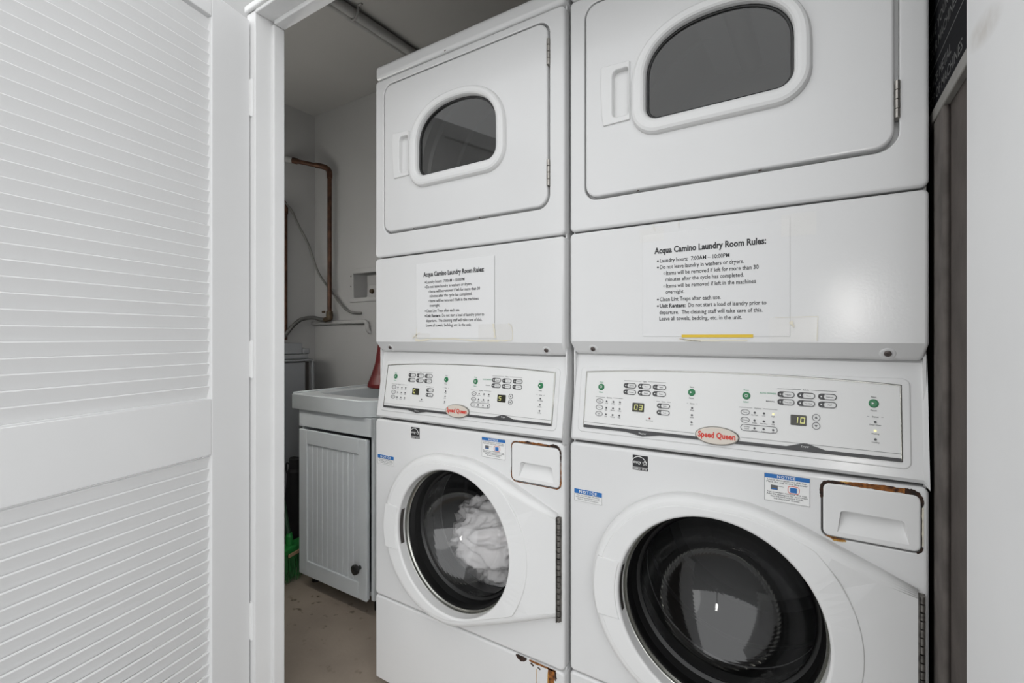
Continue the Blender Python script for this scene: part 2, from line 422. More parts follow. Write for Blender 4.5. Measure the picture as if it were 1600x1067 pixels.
def washer_outline():
    pts = []
    cx, cz, r = .308, .567, .239
    for i in range(49):
        a = math.radians(84+(286-84)*i/48); pts.append((cx+r*math.cos(a), cz+r*math.sin(a)))
    pts += [(.403, .3475), (.4245, .3555), (.4726, .3745), (.52, .393), (.60, .4245), (.6665, .4505), (.6665, .7045)]
    pts += [(.6184, .7254), (.55, .7545), (.505, .7735), (.4836, .7815), (.4558, .7910), (.43, .7983), (.4053, .8036), (.3664, .8068)]
    return pts

def seg7(ch, x, z, w_, h, t=.0016):
    on = {'0': 'abcdef', '1': 'bc', '3': 'abgcd', '5': 'afgcd'}[ch]; g = G()
    q = {'a': (x, x+w_, z+h-t, z+h), 'd': (x, x+w_, z, z+t), 'g': (x, x+w_, z+h/2-t/2, z+h/2+t/2), 'f': (x, x+t, z+h/2, z+h),
         'b': (x+w_-t, x+w_, z+h/2, z+h), 'e': (x, x+t, z, z+h/2), 'c': (x+w_-t, x+w_, z, z+h/2)}
    for c in on: a, b, c0, d = q[c]; g.merge(poly([(a, c0), (b, c0), (b, d), (a, d)]))
    return g

def stack(X0, Y0, Z0, label, digits, foot):
    root = thing('washer_dryer_stack', label, 'washer dryer', (X0, Y0, Z0), 0, 'stacked washer dryers in the closet')
    # ---- body
    def body():
        g = G()
        box(g, .002, .006, .02, .71, .04, 2.0); box(g, W-.006, W-.002, .02, .71, .04, 2.0); box(g, .006, W-.006, .70, .71, .04, 2.0)
        box(g, .006, W-.006, .03, .70, .04, .05); box(g, .006, W-.006, .10, .70, 1.10, 1.112)
        return g
    part('cabinet', body, 'enamel', root)
    for x in (.06, W-.06):
        for y in (.08, .64): part('foot%.4f' % foot, lambda: lathe([(.012, 0), (.022, 0), (.022, .012), (.010, .014), (.010, .04)], 12, 'z', (0, 0, foot), True, True), 'rubber', root, name='levelling_foot', loc=(x, y, 0))
    part('top_cover', lambda: bevel_g(box(G(), 0, W, -.001, .715, 1.9675, 2.014), .012, 4), 'enamel', root)
    # ---- dryer front and door
    dhole = rrect(.0390, .6425, 1.4670, 1.9415, .034, 7)
    wout = dshape(.3355, .1775, 1.589, 1.700, 1.848, .062); win = dshape(.3365, .1455, 1.6245, 1.718, 1.8225, .03)
    pocket = rrect(.1125, .1510, 1.650, 1.760, (.006, .006, .012, .010), 4)
    def dfront():
        g = slab(rrect(0, W, 1.3965, 1.9645, .012, 6), [dhole], 0, .03, .007, .0025)
        back = offset(wout, .012); fill(g, [rrect(.03, .65, 1.46, 1.95, .032, 7), back], .024)
        return g
    part('dryer_front', dfront, 'enamel', root)
    door = part('dryer_door', lambda: slab(rrect(.0430, .6356, 1.4740, 1.9382, .030, 7), [offset(win, -.004), offset(pocket, -.003)], -.001, .022, .005, .001, back=False), 'enamel', root)
    def frame():
        g = G(); prof = [(0, 0), (.05, -.007), (.15, -.0125), (.32, -.015), (.55, -.015), (.75, -.0135), (.90, -.0105), (.985, -.005), (1.0, .002), (1.0, .012)]
        rows = [[(a[0]+(b[0]-a[0])*t, y, a[1]+(b[1]-a[1])*t) for a, b in zip(wout, win)] for t, y in prof]
        for a, b in zip(rows, rows[1:]): strip(g, a, b)
        return g
    part('window_frame', frame, 'plastic', door)
    part('window_gasket', lambda: slab(win, [offset(win, .006)], .003, .012, .002, .002), 'rubber', door)
    part('window_pane', lambda: poly(win, .006), 'smoked', door)
    def dhandle():
        o = [(.0915, 1.6365), (.1535, 1.6370), (.1548, 1.6385), (.1548, 1.7705), (.1535, 1.7722), (.088, 1.7765), (.0850, 1.7745), (.0842, 1.745), (.0846, 1.705), (.0870, 1.660), (.0905, 1.6375)]
        g = slab(o, [pocket], -.0055, 0, .0018, .003, hole_depth=.010); g.merge(poly(pocket, .010)); return g
    part('dryer_door_handle', dhandle, 'plastic', door)
    def dhinge():
        g = G()
        for i in range(4): g.merge(tube([(.6395, -.001, -.033+.0166*i+.0005), (.6395, -.001, -.033+.0166*i+.0155)], .0042, 10))
        box(g, .6365, .6425, .0, .015, -.033, .033); return g
    for z in (1.859, 1.5555): part('dryer_hinge', dhinge, 'steel', door, loc=(0, 0, z))
    for x, z in ((.17, 1.4712), (.42, 1.4712), (.295, 1.9715)):
        part('paint_chip', lambda: poly([(0, -.002), (.007, -.0012), (.006, .0012), (.001, .001)], -.0016), 'rust_dark', door, loc=(x, 0, z))
    def drum():
        pr = [(.20, .075), (.222, .068), (.235, .072), (.24, .085), (.30, .10), (.30, .20), (.292, .21), (.30, .22), (.30, .34), (.292, .35), (.30, .36), (.30, .56), (.27, .60), (.20, .605), (.192, .60), (.10, .603), (.001, .603)]
        g = lathe(pr, 64, 'y', (.3365, 0, 1.685))
        for k in range(3):
            a = math.radians(90+120*k); h = lathe([(.002, .12), (.03, .12), (.03, .55), (.002, .55)], 12, 'y', (.3365+.285*math.cos(a), 0, 1.685+.285*math.sin(a))); g.merge(h)
        return g
    part('dryer_drum', drum, 'drum_in', root)
    # ---- lint panel between dryer and console
    def lint():
        g = cut_z(slab(rrect(0, W, 1.0965, 1.3925, .010, 6), [], 0, .06, .0065), 1.1275)
        k = lambda z: max(0, (1.1275-z)/.031)
        return g.map(lambda v: (W/2+(v[0]-W/2)*(1-.0055*k(v[2])/(W/2)), v[1]+.021*k(v[2]), v[2]))
    lp = part('lint_panel', lint, 'enamel', root)
    def dimple():
        g = G(); n = 20   # a shallow lens-shaped boss around the screw on the sloping edge
        f = lambda x, t, d: (x, .0+(.021*t)-d*.83, 1.1275-.031*t-d*.55)
        rings = []
        for r, d in ((.0145, -.0008), (.0105, .0010), (.0085, .0013)):
            rings.append([f(r*math.cos(2*math.pi*i/n), .62+r*math.sin(2*math.pi*i/n)/.037, d) for i in range(n)])
        strip(g, rings[0], rings[1]); strip(g, rings[1], rings[2]); g.add(rings[2], [tuple(range(n))]); return g
    def screw():
        g = lathe([(.0058, 0), (.0058, -.0018), (.0045, -.0030), (.0020, -.0031), (.0016, -.0016), (.0003, -.0016)], 20, 'y', (0, 0, 0), False, True)
        c, s_ = .83, .55
        return g.map(lambda v: (v[0], v[1]*c+v[2]*s_+.0105, -v[2]*c+v[1]*s_+1.1088))
    for x in (.0575, .627):
        part('screw_boss', dimple, 'enamel', lp, loc=(x, 0, 0)); part('screw', screw, 'screw', lp, loc=(x, 0, 0))
    # ---- control console
    def console():
        prof = [(0, .8845), (.0332, 1.0995), (.14, 1.0995), (.14, .8845)]
        g = G(); a = [(0, p[0], p[1]) for p in prof]; b = [(W, p[0], p[1]) for p in prof]
        g.add(a+b, [(i, (i+1) % 4, 4+(i+1) % 4, 4+i) for i in range(4)]); g.add(a, [(0, 1, 2, 3)]); g.add(b, [(0, 1, 2, 3)])
        return bevel_g(g, .0075, 4, lambda p, q: min(p.y, q.y) < .1)
    con = part('control_console', console, 'enamel', root)
    def arch(x0, x1, z0, z1, sag, n=24):
        p = [(x0, z0), (x1, z0)]
        return p+[(x1-(x1-x0)*i/n, z1+sag*(1-(2*i/n-1)**2)) for i in range(n+1)]
    T = lambda g: g.map(tilt)
    ol = arch(.0345, .6475, .9185, 1.0525, .0105); ol_in = offset(ol, .0028)
    part('bezel', lambda: T(slab(rrect(.020, .6595, .9070, 1.0640, .012, 6), [ol], -.0022, .002, .002, .001)), 'enamel', con)
    part('chrome_trim', lambda: T(slab(ol, [ol_in], -.0042, .002, .0018, .0004, seg=3)), 'chrome', con)
    part('face_plate', lambda: T(slab(ol_in, [], -.0034, .002, .0004)), 'plate', con)
    yp = -.0037
    def band():
        g = poly([(.0375, .9178), (.1440, .9178), (.1830, .9113), (.2230, .9178), (.6455, .9185), (.6455, .9246), (.5331, .9246), (.5040, .9333), (.4970, .9333), (.4687, .9246), (.0375, .9246)], 0)
        h = G()
        h.merge(g, lambda v: (v[0], -.0048, v[2])); return T(h)
    part('dark_band', band, 'dark_grey', con)
    part('band_lettering', lambda: T(text('Washer', .183, .9160, None, .0055, 0, 'c', y=-.0052)), 'label', con)
    part('band_lettering2', lambda: T(text('Dryer', .5004, .9258, None, .0055, 0, 'c', y=-.0052)), 'label', con, name='band_lettering')
    part('badge', lambda: T(slab(circle(.3414, .9300, .0437, 48, .0192), [], -.0085, .002, .003)), 'steel', con)
    part('badge_face', lambda: T(slab(circle(.3414, .9300, .0410, 48, .0170), [], -.0092, -.006, .001)), 'badge', con)
    part('badge_lettering', lambda: T(text('Speed Queen', .3414, .9255, .0735, .0165, .034, 'c', y=-.0096)), 'red_ink', con)
    for x in (.0766, .2872, .3958, .6070):
        part('green_button', lambda: T(slab(circle(0, 1.0167, .0077, 24), [], -.0054, 0, .002)), 'green', con, loc=(x, 0, 0))
    for x, k in ((.0766, 0), (.3958, 0), (.2872, 1), (.6070, 1)):
        part('icon%d' % k, lambda: T(poly([(-.003, 1.0145), (.001, 1.0167), (-.003, 1.0189)], -.0058) if k else slab(circle(0, 1.0167, .003, 16), [circle(0, 1.0167, .0022, 16)], -.0058, -.0056, 0)), 'label', con, name='button_icon', loc=(x, 0, 0))
    # cycle buttons: ring outline, dark nose, pale cap
    def pill(hw, hh):
        def f():
            o = rrect(-hw, hw, -hh, hh, hh, 6)
            return slab(o, [offset(o, .0013)], -.0046, -.003, 0).merge(poly([(-hw+.0005, -hh*.55), (-hw*.25, -hh+.0008), (-hw*.42, 0), (-hw*.25, hh-.0008), (-hw+.0005, hh*.55)], -.0046))
        return f
    def at(v, z): return tilt((v[0], v[1], v[2]+z))
    for hw, hh, spots in ((.0150, .0058, [(x, z) for z in (1.0235, 1.0086) for x in (.1480, .1825, .2169)]),
                          (.0148, .0058, [(x, z) for z in (1.0237, 1.0088) for x in (.4672, .5014, .5360)]),
                          (.0143, .0054, [(.2276, .9826), (.2276, .9681)])):
        for x, z in spots:
            part('pill%.4f_%.4f' % (hw, z), lambda: pill(hw, hh)().map(lambda v: at(v, z)), 'dark_grey', con, name='cycle_button', loc=(x, 0, 0))
            part('lamp%.4f_%.4f' % (hw, z), lambda: poly(circle(-hw*.66, 0, .0014, 10), -.0050).map(lambda v: at(v, z)), 'label', con, name='button_lamp', loc=(x, 0, 0))
    for x, rx in ((.0748, .0092), (.3943, .0084)):
        for z in (.9833, .9680, .9530):
            if rx < .009 and z < .96: continue
            part('oval%.4f_%.4f' % (rx, z), lambda: slab(circle(0, 0, rx, 28, .0056), [circle(0, 0, rx-.0009, 28, .0047)], -.0046, -.003, 0).map(lambda v: at(v, z)), 'grey_ink', con, name='option_button', loc=(x, 0, 0))
    part('wide_option_button', lambda: (lambda o: slab(o, [offset(o, .0009)], -.0046, -.003, 0))(rrect(.3861, .4531, -.0066, .0066, .0066, 6)).map(lambda v: at(v, .9528)), 'grey_ink', con, name='option_button')
    for z, sgn in ((.9834, 1), (.9680, -1)):
        part('arrow%.3f' % z, lambda: slab(circle(0, 0, .0066, 24), [circle(0, 0, .0058, 24)], -.0046, -.003, 0).merge(poly([(-.0026, -.0015*sgn), (.0026, -.0015*sgn), (0, .0026*sgn)][::sgn], -.0046)).map(lambda v: at(v, z)), 'grey_ink', con, name='arrow_button', loc=(.518, 0, 0))
    leds = [(x, z) for z in (.9835, .9681, .9528) for x in (.0925, .1092, .1258)]+[(.2893, .9834), (.2893, .9682), (.2893, .9530)]
    leds += [(x, z) for z in (.9837, .9681, .9528) for x in (.4120, .4287, .4455)]+[(.6090, .9837), (.6090, .9682), (.6090, .9530)]
    for x, z in leds:
        m = 'led_off'
        if digits[1] == '10' and (x, z) in ((.4455, .9837), (.6090, .9682)): m = 'led_on'
        part('led%s%.4f' % (m, z), lambda: slab(circle(0, 0, .0021, 12), [], -.0048, -.003, .0006).map(lambda v: at(v, z)), m, con, name='indicator_light', loc=(x, 0, 0))
    part('door_led' + digits[0], lambda: slab(circle(.1976, .9529, .0021, 12), [], -.0048, -.003, .0006).map(tilt), 'led_red' if digits[0] == '03' else 'led_off', con, name='indicator_light')
    def captions():
        g = G(); t = lambda *a, **k: g.merge(text(*a, y=-.0042, **k)); s1 = .0042
        for x, a, b in ((.2872, 'Start', 'Pause'), (.6070, 'Start', 'Pause')):
            t(a, x, 1.0268, None, s1, .01, 'c'); t(b, x, 1.0028, None, s1, .01, 'c')
        caps = [('Cold', 'Warm', 'Hot'), ('Light', 'Medium', 'Heavy'), ('Low', 'Normal', 'High')]
        for row, z in zip(caps, (.9835, .9681, .9528)):
            for c, x in zip(row, (.0925, .1092, .1258)): t(c, x, z-.0058, None, .0034, .008, 'c')
        caps = [('No Heat', 'Low', 'High'), ('Damp', 'Near Dry', 'Dry'), ('Wrinkle', 'Long', 'Off')]
        for row, z in zip(caps, (.9837, .9681, .9528)):
            for c, x in zip(row, (.4120, .4287, .4455)): t(c, x, z-.0058, None, .0034, .008, 'c')
        for c, z in zip(('Wash', 'Rinse', 'Spin'), (.9834, .9682, .9530)): t(c, .2893, z-.0062, None, .0036, .008, 'c')
        for c, z in zip(('Door Open', 'Heating', 'Cooling'), (.9837, .9682, .9530)): t(c, .6090, z-.0062, None, .0036, .008, 'c')
        for c, z in zip(('Temp', 'Soil', 'Spin'), (.9833, .9680, .9530)): t(c, .0748, z-.0013, None, .0036, .006, 'c')
        for c, z in zip(('Temp', 'Dryness'), (.9833, .9680)): t(c, .3943, z-.0013, None, .0034, .006, 'c')
        t('Wrinkle', .3975, .9537, None, .0034, .006, 'c'); t('Guard', .3975, .9497, None, .0034, .006, 'c')
        t('Door Lock', .1976, .9468, None, .0036, .008, 'c'); t('MANUAL', .4400, 1.0072, None, .0038, .01, 'c')
        wp = [('Normal', 'Perm', 'Bulky'), ('Delicate', 'Quick', 'Rinse')]
        for row, z in zip(wp, (1.0235, 1.0086)):
            for c, x in zip(row, (.1480, .1825, .2169)): t(c, x+.004, z-.0013, None, .0036, .006, 'c')
        for c, z in (('Extra', .9826), ('Soak', .9681)): t(c, .2310, z-.0013, None, .0036, .006, 'c')
        for row, z in ((('Regular', 'Perm', 'Delicate'), 1.0237), (('Time Dry', 'No Heat', 'Fluff'), 1.0088)):
            for c, x in zip(row, (.4672, .5014, .5360)): t(c, x+.004, z-.0013, None, .0036, .006, 'c')
        for x0, x1, z, c in ((.1331, .2312, 1.0345, 'Cycle'), (.4520, .5500, 1.0346, 'Fabric'), (.0638, .1329, .9925, 'Options'), (.2114, .2433, .9922, 'Extra'), (.3822, .4526, .9928, 'Options'), (.278, .3005, .9928, 'Status'), (.597, .621, .9931, 'Status')):
            xm = (x0+x1)/2; t(c, xm, z-.0014, None, .0040, .008, 'c'); hw = len(c)*.0012+.0016
            for a, b in ((x0, xm-hw), (xm+hw, x1)):
                if b > a: g.merge(poly([(a, z-.0003), (b, z-.0003), (b, z+.0003), (a, z+.0003)], -.0042))
        g.merge(poly([(.037, .9305), (.2950, .9305), (.2950, .9311), (.037, .9311)], -.0042)); g.merge(poly([(.388, .9320), (.6455, .9320), (.6455, .9326), (.388, .9326)], -.0042))
        return T(g)
    part('console_lettering', captions, 'grey_ink', con, name='lettering')
    def gcaptions():
        g = G()
        for x, a, b in ((.0766, 'Reset', 'Select'), (.3955, 'Reset', 'Select')):
            g.merge(text(a, x, 1.0268, None, .0042, .01, 'c', y=-.0042)); g.merge(text(b, x, 1.0028, None, .0042, .01, 'c', y=-.0042))
        g.merge(text('AUTO DRYNESS', .4353, 1.0227, .029, .0042, .01, 'c', y=-.0042)); return T(g)
    part('console_green_lettering', gcaptions, 'green_ink', con, name='lettering')
    for k, (x0, x1, z0, z1) in enumerate(((.1563, .1838, .9652, .9852), (.4755, .5022, .9660, .9858))):
        part('display%d' % k, lambda: T(slab(rrect(x0, x1, z0, z1, .0015, 3), [], -.0048, 0, .0006)), 'lcd', con, name='display')
        def dig():
            g = G(); d = digits[k]
            for i, ch in enumerate(d):
                if ch != ' ': g.merge(seg7(ch, x0+.0042+.0115*i, z0+.0042, .0078, .0116), lambda v: (v[0]+(v[2]-z0)*.08, -.0054, v[2]))
            return T(g)
        obj('display_digits', dig(), 'segment', con)
    # ---- washer front, drawer
    whole = circle(.3415, .567, .206, 72); dh = rrect(.5262, .6745, .7640, .8690, .013, 6)
    wf = part('washer_front', lambda: slab(rrect(0, W, .3155, .8790, .012, 6), [whole, dh], 0, .03, .007, .002), 'enamel', root)
    part('drawer_recess', lambda: poly(dh, .026), 'recess_dark', wf)
    rec = [(.5515, .7775), (.6555, .7775), (.6500, .8135), (.6455, .8175), (.5610, .8185), (.5565, .8150)]
    def drawer():
        g = slab(rrect(.5292, .6718, .7672, .8655, .011, 6), [rec], -.002, .024, .0035, 0, hole_depth=-.002)
        bk = [(.5530, .7790), (.6540, .7790), (.6470, .8100), (.6435, .8135), (.5625, .8145), (.5590, .8110)]
        dep = [-.001, -.001, .016, .017, .017, .016]
        a = [(p[0], -.002, p[1]) for p in rec]; b = [(p[0], d, p[1]) for p, d in zip(bk, dep)]
        strip(g, a, b, False); g.add(b, [(0, 1, 2, 5), (2, 3, 4, 5)]); return g
    dw = part('detergent_drawer', drawer, 'plastic', root)
    # ---- stickers on the washer front
    lb = part('energy_label', lambda: slab(rrect(.1608, .1962, .8345, .8682, .0008, 2), [], -.0006, .001, .0002), 'ink', wf)
    def star():
        g = G(); y = -.0010; cx, cz = .1755, .8455
        g.merge(poly([(.1612, .8408), (.1958, .8408), (.1958, .8416), (.1612, .8416)], y))
        arc = [(cx+.0185*math.cos(a), .8450+.0205*math.sin(a)) for a in [math.radians(18+(162-18)*i/18) for i in range(19)]]
        g.merge(ribbon([(p[0], p[1], .0007) for p in arc], y))
        g.merge(text('energy', .1622, .8500, .0190, .0100, .01, 'l', .3, y))
        sx, sz, r0, r1 = .1890, .8520, .0062, .0026
        pts = [(sx+(r0 if i % 2 == 0 else r1)*math.cos(math.radians(100+36*i)), sz+(r0 if i % 2 == 0 else r1)*math.sin(math.radians(100+36*i))) for i in range(10)]
        g.merge(slab(pts, [offset(pts, .0007)], y, y+.0003, 0))
        g.merge(text('ENERGY STAR', .1785, .8362, .0320, .0045, .015, 'c', 0, y))
        return g
    part('label_print', star, 'label', lb)
    nl = part('notice_small', lambda: slab(rrect(.0125, .0862, .7362, .7668, .0015, 2), [], -.0006, .001, .0002), 'label', wf, name='notice_label')
    part('ns_band', lambda: poly([(.0130, .7555), (.0857, .7555), (.0857, .7663), (.0130, .7663)], -.0009), 'blue_ink', nl, name='header_band')
    part('ns_head', lambda: text('NOTICE', .0494, .7575, .046, .0095, .02, 'c', 0, -.0012, 1.3), 'label', nl, name='header_lettering')
    def nstext():
        g = G()
        for z, s_, w_ in ((.7505, 'Use only the high efficiency', .060), (.7458, 'low sudsing detergent in the', .064), (.7410, 'washer. See instructions.', .056)): g.merge(text(s_, .0494, z, w_, .0040, .012, 'c', 0, -.0010))
        o = rrect(.0132, .0855, .7370, .7550, .001, 2); g.merge(slab(o, [offset(o, .0004)], -.0009, -.0007, 0)); return g
    part('ns_text', nstext, 'grey_ink', nl, name='lettering')
    nb = part('notice_large', lambda: slab(rrect(.4308, .5084, .8146, .8684, .0012, 2), [], -.0006, .001, .0002), 'label', wf, name='notice_label')
    part('nb_band', lambda: poly([(.4313, .8600), (.5079, .8600), (.5079, .8680), (.4313, .8680)], -.0009), 'blue_ink', nb, name='header_band')
    part('nb_head', lambda: text('NOTICE', .4690, .8615, .031, .0072, .02, 'c', 0, -.0012, 1.2), 'label', nb, name='header_lettering')
    def nbtext():
        g = G()
        for z, s_, w_ in ((.8555, 'Liquid detergent: use the cup', .066), (.8512, 'Place the cup in the dispenser', .070), (.8318, 'For powder: remove the cup', .068), (.8278, 'Add the detergent for each wash', .070), (.8238, 'See the instructions inside', .056), (.8196, 'the dispenser drawer', .045)): g.merge(text(s_, .4696, z, w_, .0042, .012, 'c', 0, -.0010))
        o = rrect(.4308, .5084, .8146, .8684, .001, 2); g.merge(slab(o, [offset(o, .0005)], -.0009, -.0007, 0))
        o = rrect(.442, .4545, .8375, .8465, .0008, 2); g.merge(slab(o, [offset(o, .0012)], -.0009, -.0007, 0)); g.merge(poly([(.4545, .8447), (.4650, .8447), (.4650, .8453), (.4545, .8453)], -.0009))
        return g
    part('nb_text', nbtext, 'grey_ink', nb, name='lettering')
    part('nb_pic', lambda: poly([(.4435, .8382), (.4530, .8382), (.4530, .8400), (.4435, .8400)], -.0011), 'blue_ink', nb, name='pictogram')
    part('nb_pic2', lambda: poly(rrect(.4755, .4868, .8365, .8460, .0008, 2), -.0010), 'blue_ink', nb, name='pictogram')
    part('nb_red', lambda: (lambda o: slab(o, [offset(o, .0009)], -.0010, -.0007, 0))(rrect(.4715, .4915, .8345, .8490, .005, 5)), 'red_ink', nb, name='pictogram')
    # ---- washer door
    ol = washer_outline(); hl = circle(.3400, .566, .2015, 96)
    taper = lambda v: (v[0], v[1]*(1-.60*min(1, max(0, (v[0]-.545)/.1215))) if v[1] < 0 else v[1], v[2])
    wd = part('washer_door', lambda: slab(ol, [offset(hl, -.001)], -.034, 0, .018, .001, seg=6, hole_depth=.004, keep_x=.6655).map(taper), 'plastic', root)
    def grip():
        o = [(.308+.2275*math.cos(math.radians(a)), .567+.2275*math.sin(math.radians(a))) for a in range(163, 198, 2)]
        i = [(.340+.2085*math.cos(math.radians(a)), .566+.2085*math.sin(math.radians(a))) for a in range(198, 161, -2)]
        return slab(o+i, [], -.0385, -.02, .002)
    def rim():
        ins = offset(ol, .0205); out = []
        for i in range(120):
            t = 2*math.pi*i/120; d = Vector((math.cos(t), math.sin(t))); best = .252
            for p, q in zip(ins, ins[1:]+ins[:1]):
                e = Vector((q[0]-p[0], q[1]-p[1])); den = d.x*e.y-d.y*e.x
                if abs(den) < 1e-9: continue
                w_ = Vector((p[0]-.340, p[1]-.566)); k = (w_.x*e.y-w_.y*e.x)/den; m = (w_.x*d.y-w_.y*d.x)/den
                if k > 0 and -1e-6 <= m <= 1+1e-6: best = min(best, k)
            out.append((.340+d.x*best, .566+d.y*best))
        return slab(out, [hl], -.0362, -.03, .0022, .006, hole_depth=.004).map(taper)
    part('door_rim', rim, 'plastic', wd)
    part('washer_door_handle', grip, 'plastic', wd)
    def slot():
        g = G(); a = [math.radians(q) for q in range(164, 197, 3)]
        p = [(.340+.2008*math.cos(t), -.026, .566+.2008*math.sin(t)) for t in a]; q = [(.340+.2008*math.cos(t), -.012, .566+.2008*math.sin(t)) for t in a]
        n = len(a); g.add(p+q, [(i, i+1, n+i+1, n+i) for i in range(n-1)], True); return g
    part('handle_slot_shade', slot, 'recess_dark', wd)  # dark strip on the hole wall, painted shade of the finger recess
    part('door_ring', lambda: lathe([(.2018, -.006), (.2000, -.005), (.1990, .001), (.1975, .003), (.1965, .001), (.1950, .003), (.1945, .012)], 96, 'y', (.340, 0, .566)), 'chrome', wd)
    part('door_gasket', lambda: lathe([(.1955, .004), (.1935, .010), (.1925, .030), (.1870, .048), (.1785, .0545), (.1770, .050)], 96, 'y', (.340, 0, .566)), 'rubber', wd)
    Rb, hb = .2007, .110; a1 = math.asin(.179/Rb)
    part('door_glass', lambda: lathe([(max(.0006, Rb*math.sin(a1*(1-i/44))), .054+Rb*math.cos(a1*(1-i/44))-(Rb-hb)) for i in range(45)], 144, 'y', (.340, 0, .566)), 'glass', wd)
    def whinge():
        g = box(G(), .6668, .6690, -.0135, .002, .440, .698)
        n = 18
        for i in range(n): g.merge(tube([(.6722, -.0085, .441+.257*i/n+.0012), (.6722, -.0085, .441+.257*(i+1)/n-.0012)], .0046, 10))
        box(g, .6680, .6765, -.004, .001, .440, .698); return g
    part('washer_hinge', whinge, 'hinge_dark', wd)
    part('washer_boot', lambda: lathe([(.2060, .004), (.2085, .02), (.2085, .09), (.195, .115), (.195, .15), (.205, .165)], 64, 'y', (.340, 0, .566)), 'rubber', root)
    part('washer_drum', lambda: lathe([(.196, .158), (.205, .150), (.255, .165), (.262, .18), (.262, .36), (.257, .37), (.262, .38), (.262, .57), (.24, .60), (.15, .605), (.001, .605)], 72, 'y', (.340, 0, .566)), 'drum', root)
    # ---- kick panel
    def kick():
        g = cut_z(slab(rrect(0, W, .0185, .3125, .010, 6), [], 0, .06, .0065), .050)
        return g.map(lambda v: (v[0], v[1]+.030*max(0, (.050-v[2])/.0315), v[2]))
    kp = part('kick_panel', kick, 'enamel', root)
    return dict(root=root, wf=wf, dw=dw, kp=kp, wd=wd, lp=lp)

SL = stack(-1.2400, 1.0775, -.005, 'left washer dryer stack, white laundry behind its round washer door', ('0 ', '5 '), .0052)
SR = stack(-.5480, 1.0905, 0, 'right washer dryer stack, empty dark washer drum and displays reading 03 and 10', ('03', '10'), .0002)

def wobble(pts, amp, seed):
    r = random.Random(seed); return [(p[0]+r.uniform(-amp, amp)*.4, p[1]+r.uniform(-amp, amp)*.4, max(.0004, p[2]+r.uniform(-amp, amp))) for p in pts]
def dense(pts, n=6):
    out = []
    for a, b in zip(pts, pts[1:]): out += [tuple(a[i]+(b[i]-a[i])*k/n for i in range(3)) for k in range(n)]
    return out+[pts[-1]]
def rust(parent, m, pts, y=-.0004, amp=.0006, seed=1, name='rust_stain'): obj(name, ribbon(wobble(dense(pts), amp, seed), y), m, parent)
# right machine: rust round the detergent drawer
f = SR['wf']
rust(f, 'rust_dark', [(.5272, .836, 0.0020), (.5272, .848, 0.0038), (.5285, .857, 0.0043), (.5330, .8635, 0.0049), (.5400, .8665, 0.0041), (.5520, .8680, 0.0032), (.5630, .8683, 0.0017)], seed=2)
rust(f, 'rust', [(.5640, .8690, 0.0017), (.580, .8693, 0.0035), (.600, .8696, 0.0043), (.625, .8696, 0.0049), (.652, .8698, 0.0049)], -.0004, .0008, 3)
rust(f, 'rust_pale', [(.556, .8705, 0.0012), (.58, .8718, 0.0014), (.61, .8725, 0.0014), (.64, .8728, 0.0012)], -.0003, .0004, 13)
rust(f, 'rust_dark', [(.6500, .8698, 0.0049), (.6600, .8695, 0.0052), (.6665, .8668, 0.0043), (.6715, .8610, 0.0035), (.6738, .8540, 0.0025), (.6740, .8480, 0.0012)], -.0006, .0007, 4)
rust(f, 'tape', [(.6742, .845, 0.0009), (.6742, .80, 0.0012), (.6742, .778, 0.0009)], -.0004, .0003, 5)
rust(f, 'rust_dark', [(.6738, .776, 0.0014), (.6710, .7685, 0.0017), (.6660, .7650, 0.0014)], -.0005, .0004, 6)
rust(f, 'rust_pale', [(.5370, .7665, 0.0012), (.5480, .7628, 0.0035), (.5600, .7620, 0.0023), (.5660, .7630, 0.0006)], -.0004, .0006, 7)
rust(f, 'rust', [(.5330, .7670, 0.0009), (.5440, .7645, 0.0013), (.5640, .7642, 0.0010)], -.0006, .0003, 8)
# left machine: drawer rust and streaks running down the kick panel
f = SL['wf']
rust(f, 'rust', [(.5272, .85, .0006), (.5285, .859, .0009), (.5340, .8665, .0012), (.5440, .8690, .0011), (.5520, .8690, .0008)], seed=12)
rust(f, 'rust', [(.5520, .8695, .0018), (.580, .8698, .0026), (.610, .8698, .0026), (.645, .8696, .0020)], -.0004, .0009, 13)
rust(f, 'rust_dark', [(.5720, .8712, .0018), (.5790, .8715, .0030), (.5860, .8708, .0012)], -.0006, .0006, 14)
rust(f, 'rust_dark', [(.6430, .8705, .0018), (.6540, .8715, .0034), (.6650, .8690, .0034), (.6722, .8615, .0026), (.6742, .852, .0018), (.6742, .835, .0010)], -.0006, .0007, 15)
rust(f, 'rust', [(.6742, .832, .0006), (.6745, .80, .0012), (.6745, .780, .0022), (.6715, .7695, .0016), (.6640, .7645, .0012)], -.0004, .0005, 16)
rust(f, 'rust', [(.5270, .80, .0006), (.5272, .785, .0012), (.5300, .7720, .0014), (.5390, .7650, .0014), (.5530, .7638, .0013), (.59, .7640, .0007), (.6640, .7643, .0010)], -.0004, .0004, 17)
f = SL['kp']
rust(f, 'rust_dark', [(.5420, .3105, .0012), (.5470, .3085, .0052), (.5580, .3055, .0070), (.5680, .3075, .0055), (.5760, .3110, .0014)], -.0004, .0010, 21)
rust(f, 'rust', [(.5820, .3105, .0025), (.60, .3095, .0032), (.62, .3098, .0024), (.66, .3100, .0022)], -.0004, .0009, 22)
rust(f, 'rust_dark', [(.5880, .3050, .0030), (.5960, .3000, .0020)], -.0006, .0008, 23)
rust(f, 'rust_dark', [(.6080, .3015, .0018), (.6160, .2985, .0016)], -.0006, .0006, 24)
rust(f, 'rust', [(.6480, .3110, .0105), (.6480, .2950, .0092), (.6470, .2750, .0085), (.6475, .2450, .0080), (.6480, .20, .0055), (.6480, .13, .0022)], -.0004, .0012, 25)
